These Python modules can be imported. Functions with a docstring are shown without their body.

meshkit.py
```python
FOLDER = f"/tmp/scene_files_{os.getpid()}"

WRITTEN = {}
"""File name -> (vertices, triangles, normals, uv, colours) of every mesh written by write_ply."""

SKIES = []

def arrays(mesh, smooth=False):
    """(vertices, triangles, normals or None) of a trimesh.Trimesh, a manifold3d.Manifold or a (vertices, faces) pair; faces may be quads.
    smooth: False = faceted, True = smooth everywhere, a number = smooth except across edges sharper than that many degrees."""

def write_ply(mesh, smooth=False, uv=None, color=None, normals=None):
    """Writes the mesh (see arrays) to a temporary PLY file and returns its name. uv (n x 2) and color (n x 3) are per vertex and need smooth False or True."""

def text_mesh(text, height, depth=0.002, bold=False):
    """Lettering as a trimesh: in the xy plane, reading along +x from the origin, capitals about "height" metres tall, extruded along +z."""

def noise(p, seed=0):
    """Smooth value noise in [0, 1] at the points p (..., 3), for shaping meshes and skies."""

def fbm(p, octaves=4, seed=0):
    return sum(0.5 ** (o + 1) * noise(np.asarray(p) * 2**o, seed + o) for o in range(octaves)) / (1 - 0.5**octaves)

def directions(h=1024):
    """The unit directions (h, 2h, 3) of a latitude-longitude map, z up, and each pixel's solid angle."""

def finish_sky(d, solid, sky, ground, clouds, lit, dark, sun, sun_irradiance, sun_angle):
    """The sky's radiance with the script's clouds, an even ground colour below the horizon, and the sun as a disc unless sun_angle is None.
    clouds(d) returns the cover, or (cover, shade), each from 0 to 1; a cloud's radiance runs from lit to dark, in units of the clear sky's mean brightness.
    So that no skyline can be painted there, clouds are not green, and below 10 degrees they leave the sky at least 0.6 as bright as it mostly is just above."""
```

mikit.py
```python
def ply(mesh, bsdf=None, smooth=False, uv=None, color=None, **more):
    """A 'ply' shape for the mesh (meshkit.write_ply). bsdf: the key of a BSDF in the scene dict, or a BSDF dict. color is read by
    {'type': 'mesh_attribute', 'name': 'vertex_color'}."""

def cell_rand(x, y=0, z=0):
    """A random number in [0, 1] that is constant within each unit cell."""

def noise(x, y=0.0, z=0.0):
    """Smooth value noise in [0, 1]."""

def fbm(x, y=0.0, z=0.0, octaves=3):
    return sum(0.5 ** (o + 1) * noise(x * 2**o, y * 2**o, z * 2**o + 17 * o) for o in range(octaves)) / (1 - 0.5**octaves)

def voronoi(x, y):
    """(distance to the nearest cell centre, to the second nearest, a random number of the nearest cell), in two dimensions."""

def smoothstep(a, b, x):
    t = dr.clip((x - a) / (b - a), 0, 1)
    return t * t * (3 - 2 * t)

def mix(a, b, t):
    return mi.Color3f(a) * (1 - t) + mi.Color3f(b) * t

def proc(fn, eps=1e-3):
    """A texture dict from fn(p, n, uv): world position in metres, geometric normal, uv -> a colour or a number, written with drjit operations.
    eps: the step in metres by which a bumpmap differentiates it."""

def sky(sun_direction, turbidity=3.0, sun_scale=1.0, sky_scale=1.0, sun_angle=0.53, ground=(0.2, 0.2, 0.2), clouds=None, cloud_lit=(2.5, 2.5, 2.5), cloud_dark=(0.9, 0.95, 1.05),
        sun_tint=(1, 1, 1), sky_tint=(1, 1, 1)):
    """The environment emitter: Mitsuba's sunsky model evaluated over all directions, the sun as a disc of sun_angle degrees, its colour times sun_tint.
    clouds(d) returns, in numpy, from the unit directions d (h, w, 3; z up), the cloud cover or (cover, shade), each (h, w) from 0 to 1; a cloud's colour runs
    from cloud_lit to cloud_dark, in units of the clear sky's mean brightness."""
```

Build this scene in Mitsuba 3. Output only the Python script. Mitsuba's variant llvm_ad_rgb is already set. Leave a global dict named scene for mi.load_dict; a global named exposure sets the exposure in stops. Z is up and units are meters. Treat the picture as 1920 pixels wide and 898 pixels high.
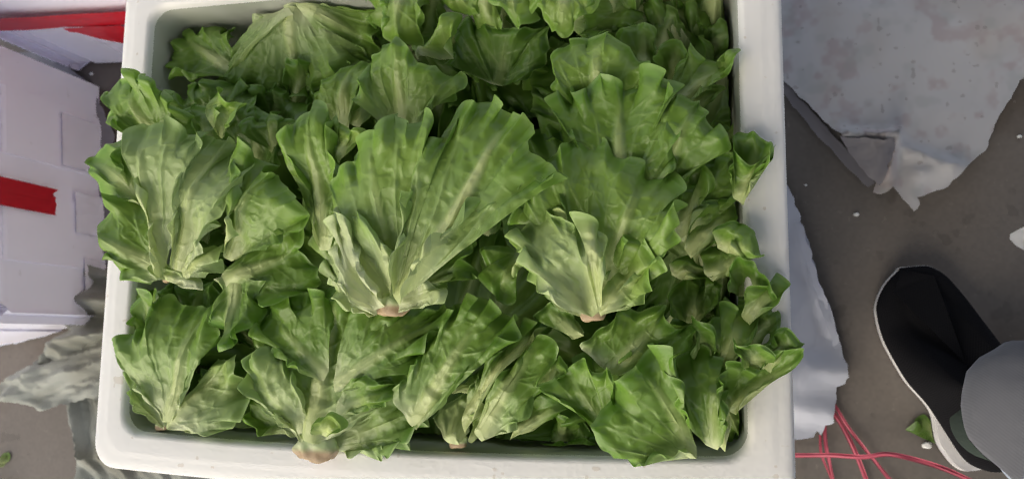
import math, random
import numpy as np, trimesh
import mitsuba as mi, mikit, meshkit, drjit as dr
import manifold3d as m3
from scipy.spatial.transform import Rotation
from scipy.spatial import Delaunay
import shapely
from shapely.geometry import Polygon, Point

T = mi.ScalarTransform4f
scene, labels = {}, {}
# ------------------------------------------------------------------ camera, light, exposure
FOC, H = 1500.0, 0.30                       # focal length in photo pixels (1920 wide), height of the box rim
R_CAM = Rotation.from_rotvec([-0.120, 0.227, -0.003]).as_matrix()
T_CAM = np.array([-0.358, -0.229, 0.793])
FLIP = np.diag([1.0, -1.0, -1.0])
AX = R_CAM @ FLIP                           # rows: camera right, down, forward in world axes
EYE = FLIP @ (-R_CAM.T @ T_CAM) + np.array([-0.28, 0.2, H])
scene['camera'] = {'type': 'thinlens', 'fov': 2 * math.degrees(math.atan(960 / FOC)), 'fov_axis': 'x', 'near_clip': 0.02, 'far_clip': 60.0,
                   'aperture_radius': 0.0016, 'focus_distance': 0.575,
                   'to_world': T().look_at(origin=EYE.tolist(), target=(EYE + AX[2]).tolist(), up=(-AX[1]).tolist())}
scene['sky'] = mikit.sky([-0.62, -0.82, 0.62], turbidity=3, sun_scale=0.30, sun_angle=55, sun_tint=(0.90, 1.0, 1.16), sky_scale=1.0, clouds=lambda d: 1.0,
                         cloud_lit=(1.0, 1.08, 1.22), ground=(0.15, 0.14, 0.13))
exposure = 3.05


def U(px, py, z):
    """The world point at height z that stands at photo pixel (px, py)."""
    d = AX.T @ np.array([(px - 960) / FOC, (py - 449) / FOC, 1.0])
    return EYE + d * ((z - EYE[2]) / d[2])


# ------------------------------------------------------------------ materials
def fbm3(p, s, o=3):
    return mikit.fbm(p.x * s, p.y * s, p.z * s, o)


def foam_color(p, n, uv):
    st = mikit.smoothstep(0.66, 0.80, fbm3(p, 38.0, 3)) * 0.30
    sp = mikit.smoothstep(0.80, 0.86, fbm3(p, 130.0, 2)) * 0.7
    c = mikit.mix((0.87, 0.86, 0.85), (0.62, 0.52, 0.42), dr.minimum(st + sp, 1.0) * 0.6)
    return c * (0.96 + 0.06 * fbm3(p, 9.0, 2))


def inner_shade_color(p, n, uv):  # white foam darkened: the shade inside the box is put into its colour
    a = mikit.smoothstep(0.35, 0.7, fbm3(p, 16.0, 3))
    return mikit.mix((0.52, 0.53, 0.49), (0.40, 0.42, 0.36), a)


def foam_bead(p, n, uv):
    a, b, c = mikit.voronoi(p.x * 240 + p.z * 130, p.y * 240 + p.z * 170)
    return a * 0.00022 + fbm3(p, 30.0, 2) * 0.0003


def lav_foam(p, n, uv):
    d = mikit.smoothstep(0.74, 0.82, fbm3(p, 60.0, 3)) * 0.25
    return mikit.mix((0.80, 0.79, 0.90), (0.45, 0.43, 0.45), d) * (0.95 + 0.08 * fbm3(p, 7.0, 2))


def floor_color(p, n, uv):
    a = mikit.smoothstep(0.35, 0.65, fbm3(p, 5.0, 4))
    c = mikit.mix((0.138, 0.125, 0.116), (0.182, 0.160, 0.145), a)
    b = mikit.smoothstep(0.55, 0.75, mikit.fbm(p.x * 7 + 9, p.y * 7 + 3, 0, 4))
    c = mikit.mix(c, (0.118, 0.090, 0.070), b * 0.6)
    s = mikit.smoothstep(0.70, 0.78, mikit.fbm(p.x * 45, p.y * 45, 4, 3))
    c = mikit.mix(c, (0.08, 0.07, 0.063), s * 0.3)
    w = mikit.smoothstep(0.84, 0.90, mikit.fbm(p.x * 160 + 5, p.y * 160, 2, 2))
    c = mikit.mix(c, (0.22, 0.20, 0.18), w * 0.5)
    return c * (0.92 + 0.16 * mikit.fbm(p.x * 300, p.y * 300, 1, 2))


def paper_color(p, n, uv):
    f = mikit.smoothstep(0.50, 0.78, mikit.fbm(p.x * 55, p.y * 55, 3, 3))
    g = mikit.smoothstep(0.52, 0.78, mikit.fbm(p.x * 48 + 31, p.y * 48 + 7, 8, 3))
    h = mikit.smoothstep(0.45, 0.70, mikit.fbm(p.x * 9 + 3, p.y * 9, 5, 3))
    k = mikit.smoothstep(0.80, 0.84, mikit.fbm(p.x * 120 + 3, p.y * 120, 11, 2))
    c = mikit.mix((0.48, 0.48, 0.51), (0.42, 0.39, 0.375), h * 0.8)
    c = mikit.mix(c, (0.36, 0.28, 0.30), f * 0.5)
    c = mikit.mix(c, (0.28, 0.32, 0.32), g * 0.25)
    return mikit.mix(c, (0.16, 0.13, 0.13), k * 0.3)


def sack_color(p, n, uv):
    w = dr.sin(p.x * 2600) * dr.sin(p.y * 2600)
    h = mikit.smoothstep(0.35, 0.7, fbm3(p, 14.0, 3))
    return mikit.mix((0.31, 0.325, 0.295), (0.19, 0.19, 0.155), h) * (1.0 + 0.10 * w)


def jean_color(p, n, uv):
    w = dr.sin((p.x + p.y) * 3000) * 0.06
    return mikit.mix((0.130, 0.132, 0.148), (0.105, 0.107, 0.124), fbm3(p, 30.0, 3)) * (1.0 + w)


def knit_color(p, n, uv):
    w = dr.sin(p.x * 2400 + p.y * 1500) * dr.sin(p.y * 2400 - p.x * 1500)
    return mi.Color3f(0.010, 0.010, 0.012) * (1.0 + 0.5 * w)


P = lambda fn, rough, **k: {'type': 'twosided', 'bsdf': {'type': 'principled', 'base_color': mikit.proc(fn) if callable(fn) else {'type': 'rgb', 'value': fn}, 'roughness': rough, 'specular': 0.4, **k}}


def bumped(d, fn, eps=5e-4):
    return {'type': 'twosided', 'bsdf': {'type': 'bumpmap', 'arbitrary': mikit.proc(fn, eps), 'scale': 1.0, 'bsdf': d['bsdf']}}


LEAF_C = {'type': 'mesh_attribute', 'name': 'vertex_color'}
scene['mat_leaf'] = {'type': 'blendbsdf', 'weight': 0.32, 'front': {'type': 'twosided', 'bsdf': {'type': 'principled', 'base_color': LEAF_C, 'roughness': 0.39, 'specular': 0.6}},
                     'thin': {'type': 'principledthin', 'base_color': LEAF_C, 'roughness': 0.4, 'diff_trans': 1.2, 'spec_trans': 0.0, 'eta': 1.4}}
scene['mat_stem'] = {'type': 'twosided', 'bsdf': {'type': 'principled', 'base_color': {'type': 'mesh_attribute', 'name': 'vertex_color'}, 'roughness': 0.5, 'specular': 0.4}}
scene['mat_foam'] = bumped(P(foam_color, 0.55), foam_bead)
scene['mat_inner_shade'] = bumped(P(inner_shade_color, 0.6), foam_bead)
scene['mat_lav_foam'] = bumped(P(lav_foam, 0.5), foam_bead)
scene['mat_floor'] = P(floor_color, 0.55)
scene['mat_roof'] = P((0.12, 0.12, 0.12), 0.6)
scene['mat_paper'] = P(paper_color, 0.6)
scene['mat_white_sheet'] = P((0.48, 0.50, 0.58), 0.5)
scene['mat_grey_sheet'] = P((0.21, 0.20, 0.22), 0.5)
scene['mat_sack'] = P(sack_color, 0.5)
scene['mat_red_tape'] = P((0.42, 0.008, 0.018), 0.3)
scene['mat_clear_tape'] = P((0.74, 0.73, 0.83), 0.2)
scene['mat_pink'] = P((0.52, 0.10, 0.15), 0.45)
scene['mat_jean'] = P(jean_color, 0.9)
scene['mat_jean_lit'] = P((0.34, 0.39, 0.48), 0.8)  # same trousers as mat_jean, with light on the lower leg put into the colour
scene['mat_knit'] = {'type': 'twosided', 'bsdf': {'type': 'principled', 'base_color': mikit.proc(knit_color), 'roughness': 0.9, 'specular': 0.05}}
scene['mat_sole'] = P((0.62, 0.61, 0.62), 0.5)
scene['mat_sock'] = P((0.025, 0.038, 0.032), 0.85)
scene['mat_skin'] = P((0.45, 0.27, 0.19), 0.5)
scene['mat_jacket'] = P((0.05, 0.05, 0.06), 0.8)
scene['mat_crumb'] = P((0.75, 0.75, 0.75), 0.6)
scene['mat_plastic'] = P((0.62, 0.64, 0.68), 0.3)


# ------------------------------------------------------------------ helpers
def number(key):
    if key not in scene and not any(k.startswith(key + '__') for k in scene) and key not in labels:
        return key
    i = 1
    while True:
        k = f'{key}_{i:03d}'
        if k not in scene and k not in labels and not any(q.startswith(k + '__') for q in scene):
            return k
        i += 1


def obj(name, mesh, mat, parent=None, smooth=30, color=None):
    key = number((parent + '__' if parent else '') + name)
    scene[key] = mikit.ply(mesh, mat, smooth=smooth, color=color)
    return key


def thing(name, label, cat, group=None):
    key = number(name)
    labels[key] = {'label': label, 'category': cat}
    if group:
        labels[key]['group'] = group
    return key


def sstep(a, b, x):
    t = np.clip((x - a) / (b - a), 0, 1)
    return t * t * (3 - 2 * t)


def catmull(pts, n):
    p = np.asarray(pts, float)
    p = np.vstack([2 * p[0] - p[1], p, 2 * p[-1] - p[-2]])
    out = []
    for i in range(1, len(p) - 2):
        t = np.linspace(0, 1, 14, endpoint=False)[:, None]
        a, b, c, d = p[i - 1], p[i], p[i + 1], p[i + 2]
        out.append(0.5 * (2 * b + (c - a) * t + (2 * a - 5 * b + 4 * c - d) * t ** 2 + (3 * b - a - 3 * c + d) * t ** 3))
    out = np.vstack(out + [p[-2:-1]])
    s = np.r_[0, np.cumsum(np.linalg.norm(np.diff(out, axis=0), axis=1))]
    q = np.linspace(0, s[-1], n)
    return np.stack([np.interp(q, s, out[:, k]) for k in range(out.shape[1])], 1), q


def grid_faces(nu, nt):
    i = np.arange(nu - 1)[:, None] * nt + np.arange(nt - 1)[None]
    i = i.ravel()
    return np.vstack([np.stack([i, i + 1, i + nt + 1], 1), np.stack([i, i + nt + 1, i + nt], 1)])


G_DARK, G_MID, G_YEL = np.array([.068, .155, .016]), np.array([.170, .300, .046]), np.array([.305, .440, .088])
RIB = np.array([.58, .66, .30])
PALE, WHITE = np.array([.45, .58, .25]), np.array([.66, .69, .45])


def mixc(a, b, t):
    return a + (b - a) * np.asarray(t)[..., None]


def leaf_surface(base, O, bw=.012, mid=.5, bow=0.0, bulge=.10, ruffle=.006, jag=.0036, fan=.4, pale=.5, tone=.5, puck=1.0, rib=1.0, lip=0.005, white=0.0, frill=.0055, seed=0, nu=40, nt=110, edge=0.0):
    """A lettuce leaf: rays from the base to the outline O (world points), bowed along the leaf's normal, with midrib, side veins, blisters and a ruffled margin."""
    O, s = catmull(O, nt)
    base = np.asarray(base, float)
    t = np.linspace(0, 1, nt)
    off = seed * 7.31
    across = O[-1] - O[0]
    across /= max(np.linalg.norm(across), 1e-6)
    B = base + (t[:, None] - .5) * bw * across
    n = np.cross(O[:-1] - base, O[1:] - base).sum(0)
    n /= max(np.linalg.norm(n), 1e-9)
    if n @ (EYE - O.mean(0)) < 0:
        n = -n
    Lr = np.linalg.norm(O - B, axis=1)
    # margin: small teeth and lobes, in the plane of the leaf
    zz = np.zeros_like(s)
    teeth = meshkit.noise(np.stack([s / .0065 + off, zz + 3.3, zz], 1), 1) - .5
    lobes = meshkit.noise(np.stack([s / .018 + off, zz + 8.1, zz], 1), 2) - .5
    O = O + (O - B) / np.maximum(Lr, 1e-6)[:, None] * (jag * (teeth * 1.1 + lobes * .7))[:, None]
    u = np.linspace(0, 1, nu) ** .9
    uu, tt = np.meshgrid(u, t, indexing='ij')
    C = (B + O) / 2 + n * (bulge * Lr.mean())
    U3 = uu[..., None]
    Pt = (1 - U3) ** 2 * B + 2 * U3 * (1 - U3) * C + U3 ** 2 * O
    flat = (1 - U3) * B + U3 * O
    im = int(round(mid * (nt - 1)))
    ax = O[im] - base
    L = np.linalg.norm(ax)
    ax /= L
    lat = np.cross(n, ax)
    q = flat - base
    a, b = q @ ax, q @ lat
    b = b - bow * L * np.sin(np.clip(a / L, 0, 1) * math.pi)
    nz = lambda f, sd: meshkit.noise(np.stack([a * f + off, b * f, a * 0 + sd * 3.7], -1), sd)
    w = (.0070 * np.clip(1 - a / L, 0, 1) ** .8 + .0008) * min(max(rib, .6), 1.5) ** .5
    m = np.exp(-np.abs(b / w) ** 3) * sstep(L * 1.0, L * .6, a) * rib
    env = (1 - sstep(.72, 1.0, uu)) * sstep(.0, .12, a / L)
    warp = (nz(16, 3) - .5) * .9 + (nz(60, 19) - .5) * .14
    ab = np.abs(b)
    qp = (a - .75 * ab - 5.0 * ab * ab) / .0200 + warp + np.where(b > 0, .5, 0)
    vp = np.exp(-np.abs((qp - np.round(qp)) / .075) ** 1.5) * sstep(.001, .006, np.abs(b))
    ph = np.arctan2(b, a + .012)
    qf = ph / .19 + warp * .5
    vf = np.exp(-np.abs((qf - np.round(qf)) / .085) ** 1.5) * sstep(.0, .02, a)
    v = np.maximum(vp * (1 - fan), vf * fan) * env
    ret = 1 - np.abs(2 * (nz(70, 5) * .65 + nz(140, 20) * .35) - 1)
    ret = sstep(.86, 1.0, ret) * sstep(.02, .1, uu)
    pk = (nz(85, 6) - .5) * (1 - v) * sstep(.05, .3, uu)
    big = (nz(21, 7) - .5)
    amp = sstep(.5, 1.0, uu) ** 1.8
    sx = s[None] * np.ones_like(uu)
    rf = (meshkit.noise(np.stack([sx / .023 + off, uu * 1.2, uu * 0], -1), 11) - .5) * 1.5 + (meshkit.noise(np.stack([sx / .009 + off, uu * 2.5, uu * 0 + 5], -1), 12) - .5) * 1.3 * sstep(.72, 1, uu)
    disp = m * w * .7 + v * .0022 * np.clip(a * .17 / .014, 0, 1) * (1 - .6 * sstep(.35, .85, a / L)) + ret * .0005 + puck * (.0026 * pk + .0026 * (nz(170, 18) - .5) * sstep(.08, .3, uu)) * (1 - sstep(.9, 1, uu) * .5) + big * .022 * sstep(.15, .6, uu) + (nz(11, 17) - .5) * .03 * sstep(.15, .7, uu) + rf * amp * ruffle * 2.6
    disp -= np.exp(-(b / (w * 2.2 + .001)) ** 2) * rib * .0016                      # groove beside the rib
    disp -= lip * sstep(.80, 1.0, uu) ** 2 * (.45 + meshkit.noise(np.stack([sx / .03 + off, uu * 0, uu * 0 + 9], -1), 13))
    Pt = Pt + n * disp[..., None]
    side = np.cross(n, (O - B) / np.maximum(Lr, 1e-6)[:, None])
    Pt = Pt + side[None] * (amp * ruffle * .8 * (meshkit.noise(np.stack([sx / .014 + off, uu * 0 + 2, uu * 0 + 7], -1), 14) - .5))[..., None]
    # frill: the margin is longer than the blade, so it waves out of the plane and folds over itself
    wave = np.cumsum(np.r_[0, np.diff(s)] / (.014 + .044 * meshkit.noise(np.stack([s / .03 + off, zz + 1.7, zz], 1), 21))) * 2 * math.pi
    size_f = frill * (.12 + 2.1 * np.clip(meshkit.noise(np.stack([s / .045 + off, zz + 6.1, zz], 1), 22) - .25, 0, 1)) * np.clip(Lr / .05, .2, 1)
    e = np.exp(-((1 - uu) * Lr[None] / .013) ** 1.3) * sstep(.35, .75, uu)
    rad = (O - B) / np.maximum(Lr, 1e-6)[:, None]
    Pt = Pt + n * (e * size_f * 1.25 * np.sin(wave))[..., None] + side[None] * (e * size_f * .75 * np.sin(2 * wave + .8))[..., None] + rad[None] * (e * size_f * .55 * np.cos(wave))[..., None]
    # colour
    k = np.clip(tone + (nz(30, 8) - .5) * .12 + (nz(9, 9) - .5) * .28, 0, 1)
    green = np.where((k < .5)[..., None], mixc(G_DARK, G_MID, k * 2), mixc(G_MID, G_YEL, k * 2 - 1))
    green = mixc(green, green * np.array([.80, .98, .62]), sstep(.80, 1, uu) * .8)
    x = a / L
    pl = sstep(0, 1, np.clip(1 - x / max(pale * 1.25, 1e-3), 0, 1)) ** .7
    pl = pl * (.62 + .38 * np.exp(-(b / .022) ** 2))
    col = mixc(green, PALE, pl * .80)
    col = mixc(col, WHITE, white * (1 - .4 * uu))
    col = mixc(col, WHITE, np.clip(1 - x / (pale * .6 + 1e-3), 0, 1) * .8)
    col = mixc(mixc(col, PALE, np.clip(v * .50 * (1 - .6 * sstep(.3, .8, x)) + ret * .08, 0, 1)), RIB, np.clip(m * .95 * (1 - .75 * sstep(.25, .8, x) * (rib < 1.15)), 0, 1))
    col = mixc(col, PALE * 1.05, max(edge, .22) * sstep(.95, .995, uu))  # pale rim; its minimum on every leaf paints light caught by curled edges
    col = mixc(col, np.array([.16, .13, .05]), sstep(.90, .95, nz(60, 15)) * .35)
    return Pt.reshape(-1, 3), grid_faces(nu, nt), np.clip(col.reshape(-1, 3), .01, .9)


HEADS = {}


def press(v):
    """Leaves inside the box lie against its walls instead of passing through them."""
    low = v[:, 2] < .292
    inset = .012 * np.clip((.292 - v[:, 2]) / .26, 0, 1) + .0035 + .003 * meshkit.noise(v * 60, 2)
    near = np.where(np.abs(v[:, 0]) < .29, .0075 * (1 - (v[:, 0] / .29) ** 2), 0)
    v[low, 0] = np.clip(v[low, 0], -.28 + inset[low], .28 - inset[low])
    v[low, 1] = np.clip(v[low, 1], -.209 - near[low] * .9 + inset[low], .2 - inset[low])
    v[:, 2] = np.maximum(v[:, 2], .034)
    return v


SEED, FSEED = [0], [1000]


def head(code, label, stem=None, sz=.3, srad=.017, cut=True, tilt=(0, -1)):
    key = thing('lettuce_head', label, 'lettuce', 'lettuce heads packed in the foam box')
    HEADS[code] = key
    if stem:
        c = U(stem[0], stem[1], sz - .006)
        ico = trimesh.creation.icosphere(3, srad)
        v = ico.vertices.copy()
        v[:, 0] *= 1.3
        v[:, 2] *= .7
        d = np.array([tilt[0], tilt[1]], float)
        d /= np.linalg.norm(d)
        along = v[:, :2] @ d
        lim = srad * .55
        over = along > lim
        flatv = v.copy()
        flatv[over, :2] -= np.outer(along[over] - lim, d) * .8
        flatv += (meshkit.noise(flatv * 180, 3)[:, None] - .5) * .006 * ico.vertex_normals
        cc = mixc(PALE * 1.05, WHITE, meshkit.noise(v * 200, 4))
        brown = mixc(np.array([.33, .21, .12]), np.array([.52, .38, .25]), meshkit.noise(v * 260, 5))
        cc = mixc(cc, brown, sstep(-lim * .45, lim * .35, along) * (.95 if cut else .35))
        scene[key + '__stem'] = mikit.ply(trimesh.Trimesh(flatv + c, ico.faces, process=False), 'mat_stem', smooth=True, color=cc)
    return key


def L(code, base, out, z=(.32, .33), bw=22, **kw):
    SEED[0] += 1
    kw.setdefault('seed', SEED[0])
    zb, zt = z
    mp = kw.pop('mp', None)
    if mp:
        dense, _ = catmull([p[:2] for p in out], 400)
        kw['mid'] = float(np.argmin(((dense - np.array(mp)) ** 2).sum(1)) / 399)
    b = U(base[0], base[1], zb)
    pts = [U(p[0], p[1], zt + (p[2] if len(p) > 2 else 0)) for p in out]
    size = max(np.ptp([p[0] for p in out]), np.ptp([p[1] for p in out]))
    nt = int(np.clip(size * .95, 60, 260))
    nu = int(np.clip(size * .55, 30, 150))
    v, f, c = leaf_surface(b, pts, bw=bw * .65 / FOC, nu=nu, nt=nt, **kw)
    v = press(v)
    key = number(HEADS[code] + '__leaf')
    scene[key] = mikit.ply((v, f), 'mat_leaf', smooth=True, color=c)
    return key


RNG = np.random.default_rng(11)


def fill(code, base, ang, n, z=(.25, .27), length=(.10, .17), spread=150, tone=.3):
    """Inner and lower leaves of a head: ang = direction from the base in photo degrees (0 right, 90 up)."""
    for k in range(n):
        FSEED[0] += 1
        zb = RNG.uniform(*z)
        b = U(base[0], base[1], zb) + np.array([*RNG.normal(0, .02, 2), 0])
        th = math.radians(ang + RNG.uniform(-.5, .5) * spread)
        ln, half = RNG.uniform(*length), RNG.uniform(.55, .95)
        lift = RNG.uniform(-.03, .03)
        pts = []
        for f in np.linspace(-1, 1, 11):
            r = ln * (1 - .42 * abs(f) ** 2.2) * RNG.uniform(.86, 1.08)
            a = th + f * half
            pts.append(b + np.array([math.cos(a) * r, math.sin(a) * r, lift - .02 * f * f + RNG.normal(0, .006)]))
        for p in pts:
            p[0], p[1] = np.clip(p[0], -.272, .272), np.clip(p[1], -.202, .192)
            p[2] = min(p[2], z[1] + .012)
        v, f, c = leaf_surface(b, pts, bw=.012, bulge=RNG.uniform(.0, .12), ruffle=.010, fan=RNG.uniform(.2, .8), pale=.4, tone=tone + RNG.uniform(-.15, .2), seed=FSEED[0], nu=22, nt=64)
        v = press(v)
        scene[number(HEADS[code] + '__leaf')] = mikit.ply((v, f), 'mat_leaf', smooth=True, color=c)


def cloth(outline, z0, amp, wl, mat, name, parent=None, folds=(), seed=0, step=.006, grow=None, smooth=True, aniso=None):
    """A thin sheet with the traced outline (photo pixels, at height z0): wrinkles from noise, ridges along folds = ((x0, y0, x1, y1, height, width m), ...)."""
    pts = np.array([U(p[0], p[1], z0 + (p[2] if len(p) > 2 else 0)) for p in outline])
    bz = pts[:, 2]
    poly = Polygon(pts[:, :2]).buffer(0)
    ring = []
    for i in range(len(pts)):
        a, b = pts[i], pts[(i + 1) % len(pts)]
        k = max(2, int(np.linalg.norm((b - a)[:2]) / step))
        q = a + (b - a) * np.linspace(0, 1, k, endpoint=False)[:, None]
        d = np.array([(b - a)[1], -(b - a)[0]]) / max(np.linalg.norm((b - a)[:2]), 1e-9)
        e = (meshkit.noise(np.c_[q[:, :2] * 160, q[:, :1] * 0 + seed], 5) - .5) * .004
        q[1:, :2] += d * e[1:, None]
        ring.append(q)
    ring = np.vstack(ring)
    poly = Polygon(ring[:, :2]).buffer(0)
    x0, y0, x1, y1 = poly.bounds
    gx, gy = np.meshgrid(np.arange(x0, x1, step), np.arange(y0, y1, step))
    g = np.stack([gx.ravel(), gy.ravel()], 1) + np.random.default_rng(seed).uniform(-.3, .3, (gx.size, 2)) * step
    g = g[shapely.contains_xy(poly.buffer(-step * .5), g[:, 0], g[:, 1])]
    d2 = ((g[:, None] - pts[None, :, :2]) ** 2).sum(-1) + 1e-5
    gz = (bz / d2).sum(1) / (1 / d2).sum(1)
    V = np.vstack([ring, np.c_[g, gz]])
    tri = Delaunay(V[:, :2]).simplices
    cen = V[tri].mean(1)
    tri = tri[shapely.contains_xy(poly.buffer(1e-4), cen[:, 0], cen[:, 1])]
    xy = V[:, :2]
    raw = xy
    if aniso:
        th = math.radians(aniso[0])
        xy = np.c_[xy @ [math.cos(th), math.sin(th)] / aniso[1], xy @ [-math.sin(th), math.cos(th)]] + (meshkit.noise(np.c_[xy * 12, xy[:, :1] * 0 + seed], 8) - .5)[:, None] * wl * .8
    w = meshkit.noise(np.c_[xy / wl, xy[:, :1] * 0 + seed], 1)
    r = 1 - np.abs(2 * meshkit.noise(np.c_[xy / (wl * .8), xy[:, :1] * 0 + seed + 4.4], 2) - 1)
    V[:, 2] += amp * ((w - .3) + .6 * r ** 3) + amp * .45 * meshkit.noise(np.c_[xy / (wl * .3), xy[:, :1] * 0 + seed], 3)
    xy = raw
    for (ax, ay, bx, by, hh, ww) in folds:
        A, Bq = U(ax, ay, z0)[:2], U(bx, by, z0)[:2]
        dd = Bq - A
        tt = np.clip(((xy - A) @ dd) / (dd @ dd), 0, 1)
        dist = np.linalg.norm(xy - (A + tt[:, None] * dd), axis=1)
        V[:, 2] += hh * np.exp(-(dist / ww) ** 2)
    return obj(name, (V, tri), mat, parent, smooth=smooth)


def loft(rings, cap=True):
    rings = np.asarray(rings)
    k, n = rings.shape[:2]
    f = []
    for i in range(k - 1):
        for j in range(n):
            a, b, c, d = i * n + j, i * n + (j + 1) % n, (i + 1) * n + (j + 1) % n, (i + 1) * n + j
            f += [[a, b, c], [a, c, d]]
    V = rings.reshape(-1, 3)
    if cap:
        for i, fl in ((0, True), (k - 1, False)):
            V = np.vstack([V, rings[i].mean(0)])
            c = len(V) - 1
            for j in range(n):
                a, b = i * n + j, i * n + (j + 1) % n
                f.append([c, b, a] if fl else [c, a, b])
    return V, np.array(f)


def hull_chain(joints, bones, refine=.012, smooth=14):
    """joints: name -> (x, y, z, r)."""
    man = m3.Manifold()
    for a, b in bones:
        s = [m3.Manifold.sphere(joints[k][3], 28).translate(list(joints[k][:3])) for k in (a, b)]
        man += m3.Manifold.batch_hull(s)
    man = man.refine_to_length(refine)
    mm = man.to_mesh()
    t = trimesh.Trimesh(mm.vert_properties[:, :3], mm.tri_verts, process=True)
    trimesh.smoothing.filter_taubin(t, iterations=smooth)
    return t


# ------------------------------------------------------------------ the setting
fl = (np.array([[-6, -6, 0], [6, -6, 0], [6, 6, 0], [-6, 6, 0]], float), np.array([[0, 1, 2], [0, 2, 3]]))
k = obj('floor', fl, 'mat_floor', smooth=False)
labels[k] = {'label': 'dark grey brown concrete floor with dirt stains under the boxes', 'category': 'floor', 'kind': 'structure'}


# unseen shed roof, inferred from low side light, edges set to shape it, open to the photo's left and lower side
rb = trimesh.creation.box((4.9, 5.0, .04))
rb.apply_translation((-1.1 + 2.45, -1.3 + 2.5, 2.62))
k = obj('unseen_shed_roof', rb, 'mat_roof', smooth=False)
labels[k] = {'label': 'unseen grey shed roof high above the boxes, sized to shape the low side light', 'category': 'roof', 'kind': 'structure'}

# ------------------------------------------------------------------ the white foam box
def rrect(x0, x1, y0, y1, r, z, m=10, bow=0.0, per=24):
    pts = []
    corners = [((x1 - r, y1 - r), 0), ((x0 + r, y1 - r), 90), ((x0 + r, y0 + r), 180), ((x1 - r, y0 + r), 270)]
    for i, ((cx, cy), a0) in enumerate(corners):
        arc = [(cx + r * math.cos(math.radians(a)), cy + r * math.sin(math.radians(a))) for a in np.linspace(a0, a0 + 90, m)]
        pts += arc
        (nx, ny), na = corners[(i + 1) % 4]
        nxt = (nx + r * math.cos(math.radians(na)), ny + r * math.sin(math.radians(na)))
        for t in np.linspace(0, 1, per + 2)[1:-1]:
            pts.append((arc[-1][0] + (nxt[0] - arc[-1][0]) * t, arc[-1][1] + (nxt[1] - arc[-1][1]) * t))
    out = []
    for x, y in pts:
        if y < (y0 + y1) / 2:
            y -= bow * max(0, 1 - (x / .29) ** 2) * min(1, (-(y - (y0 + y1) / 2)) / abs(y0 - (y0 + y1) / 2))
        out.append((x, y, z))
    return out


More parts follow.
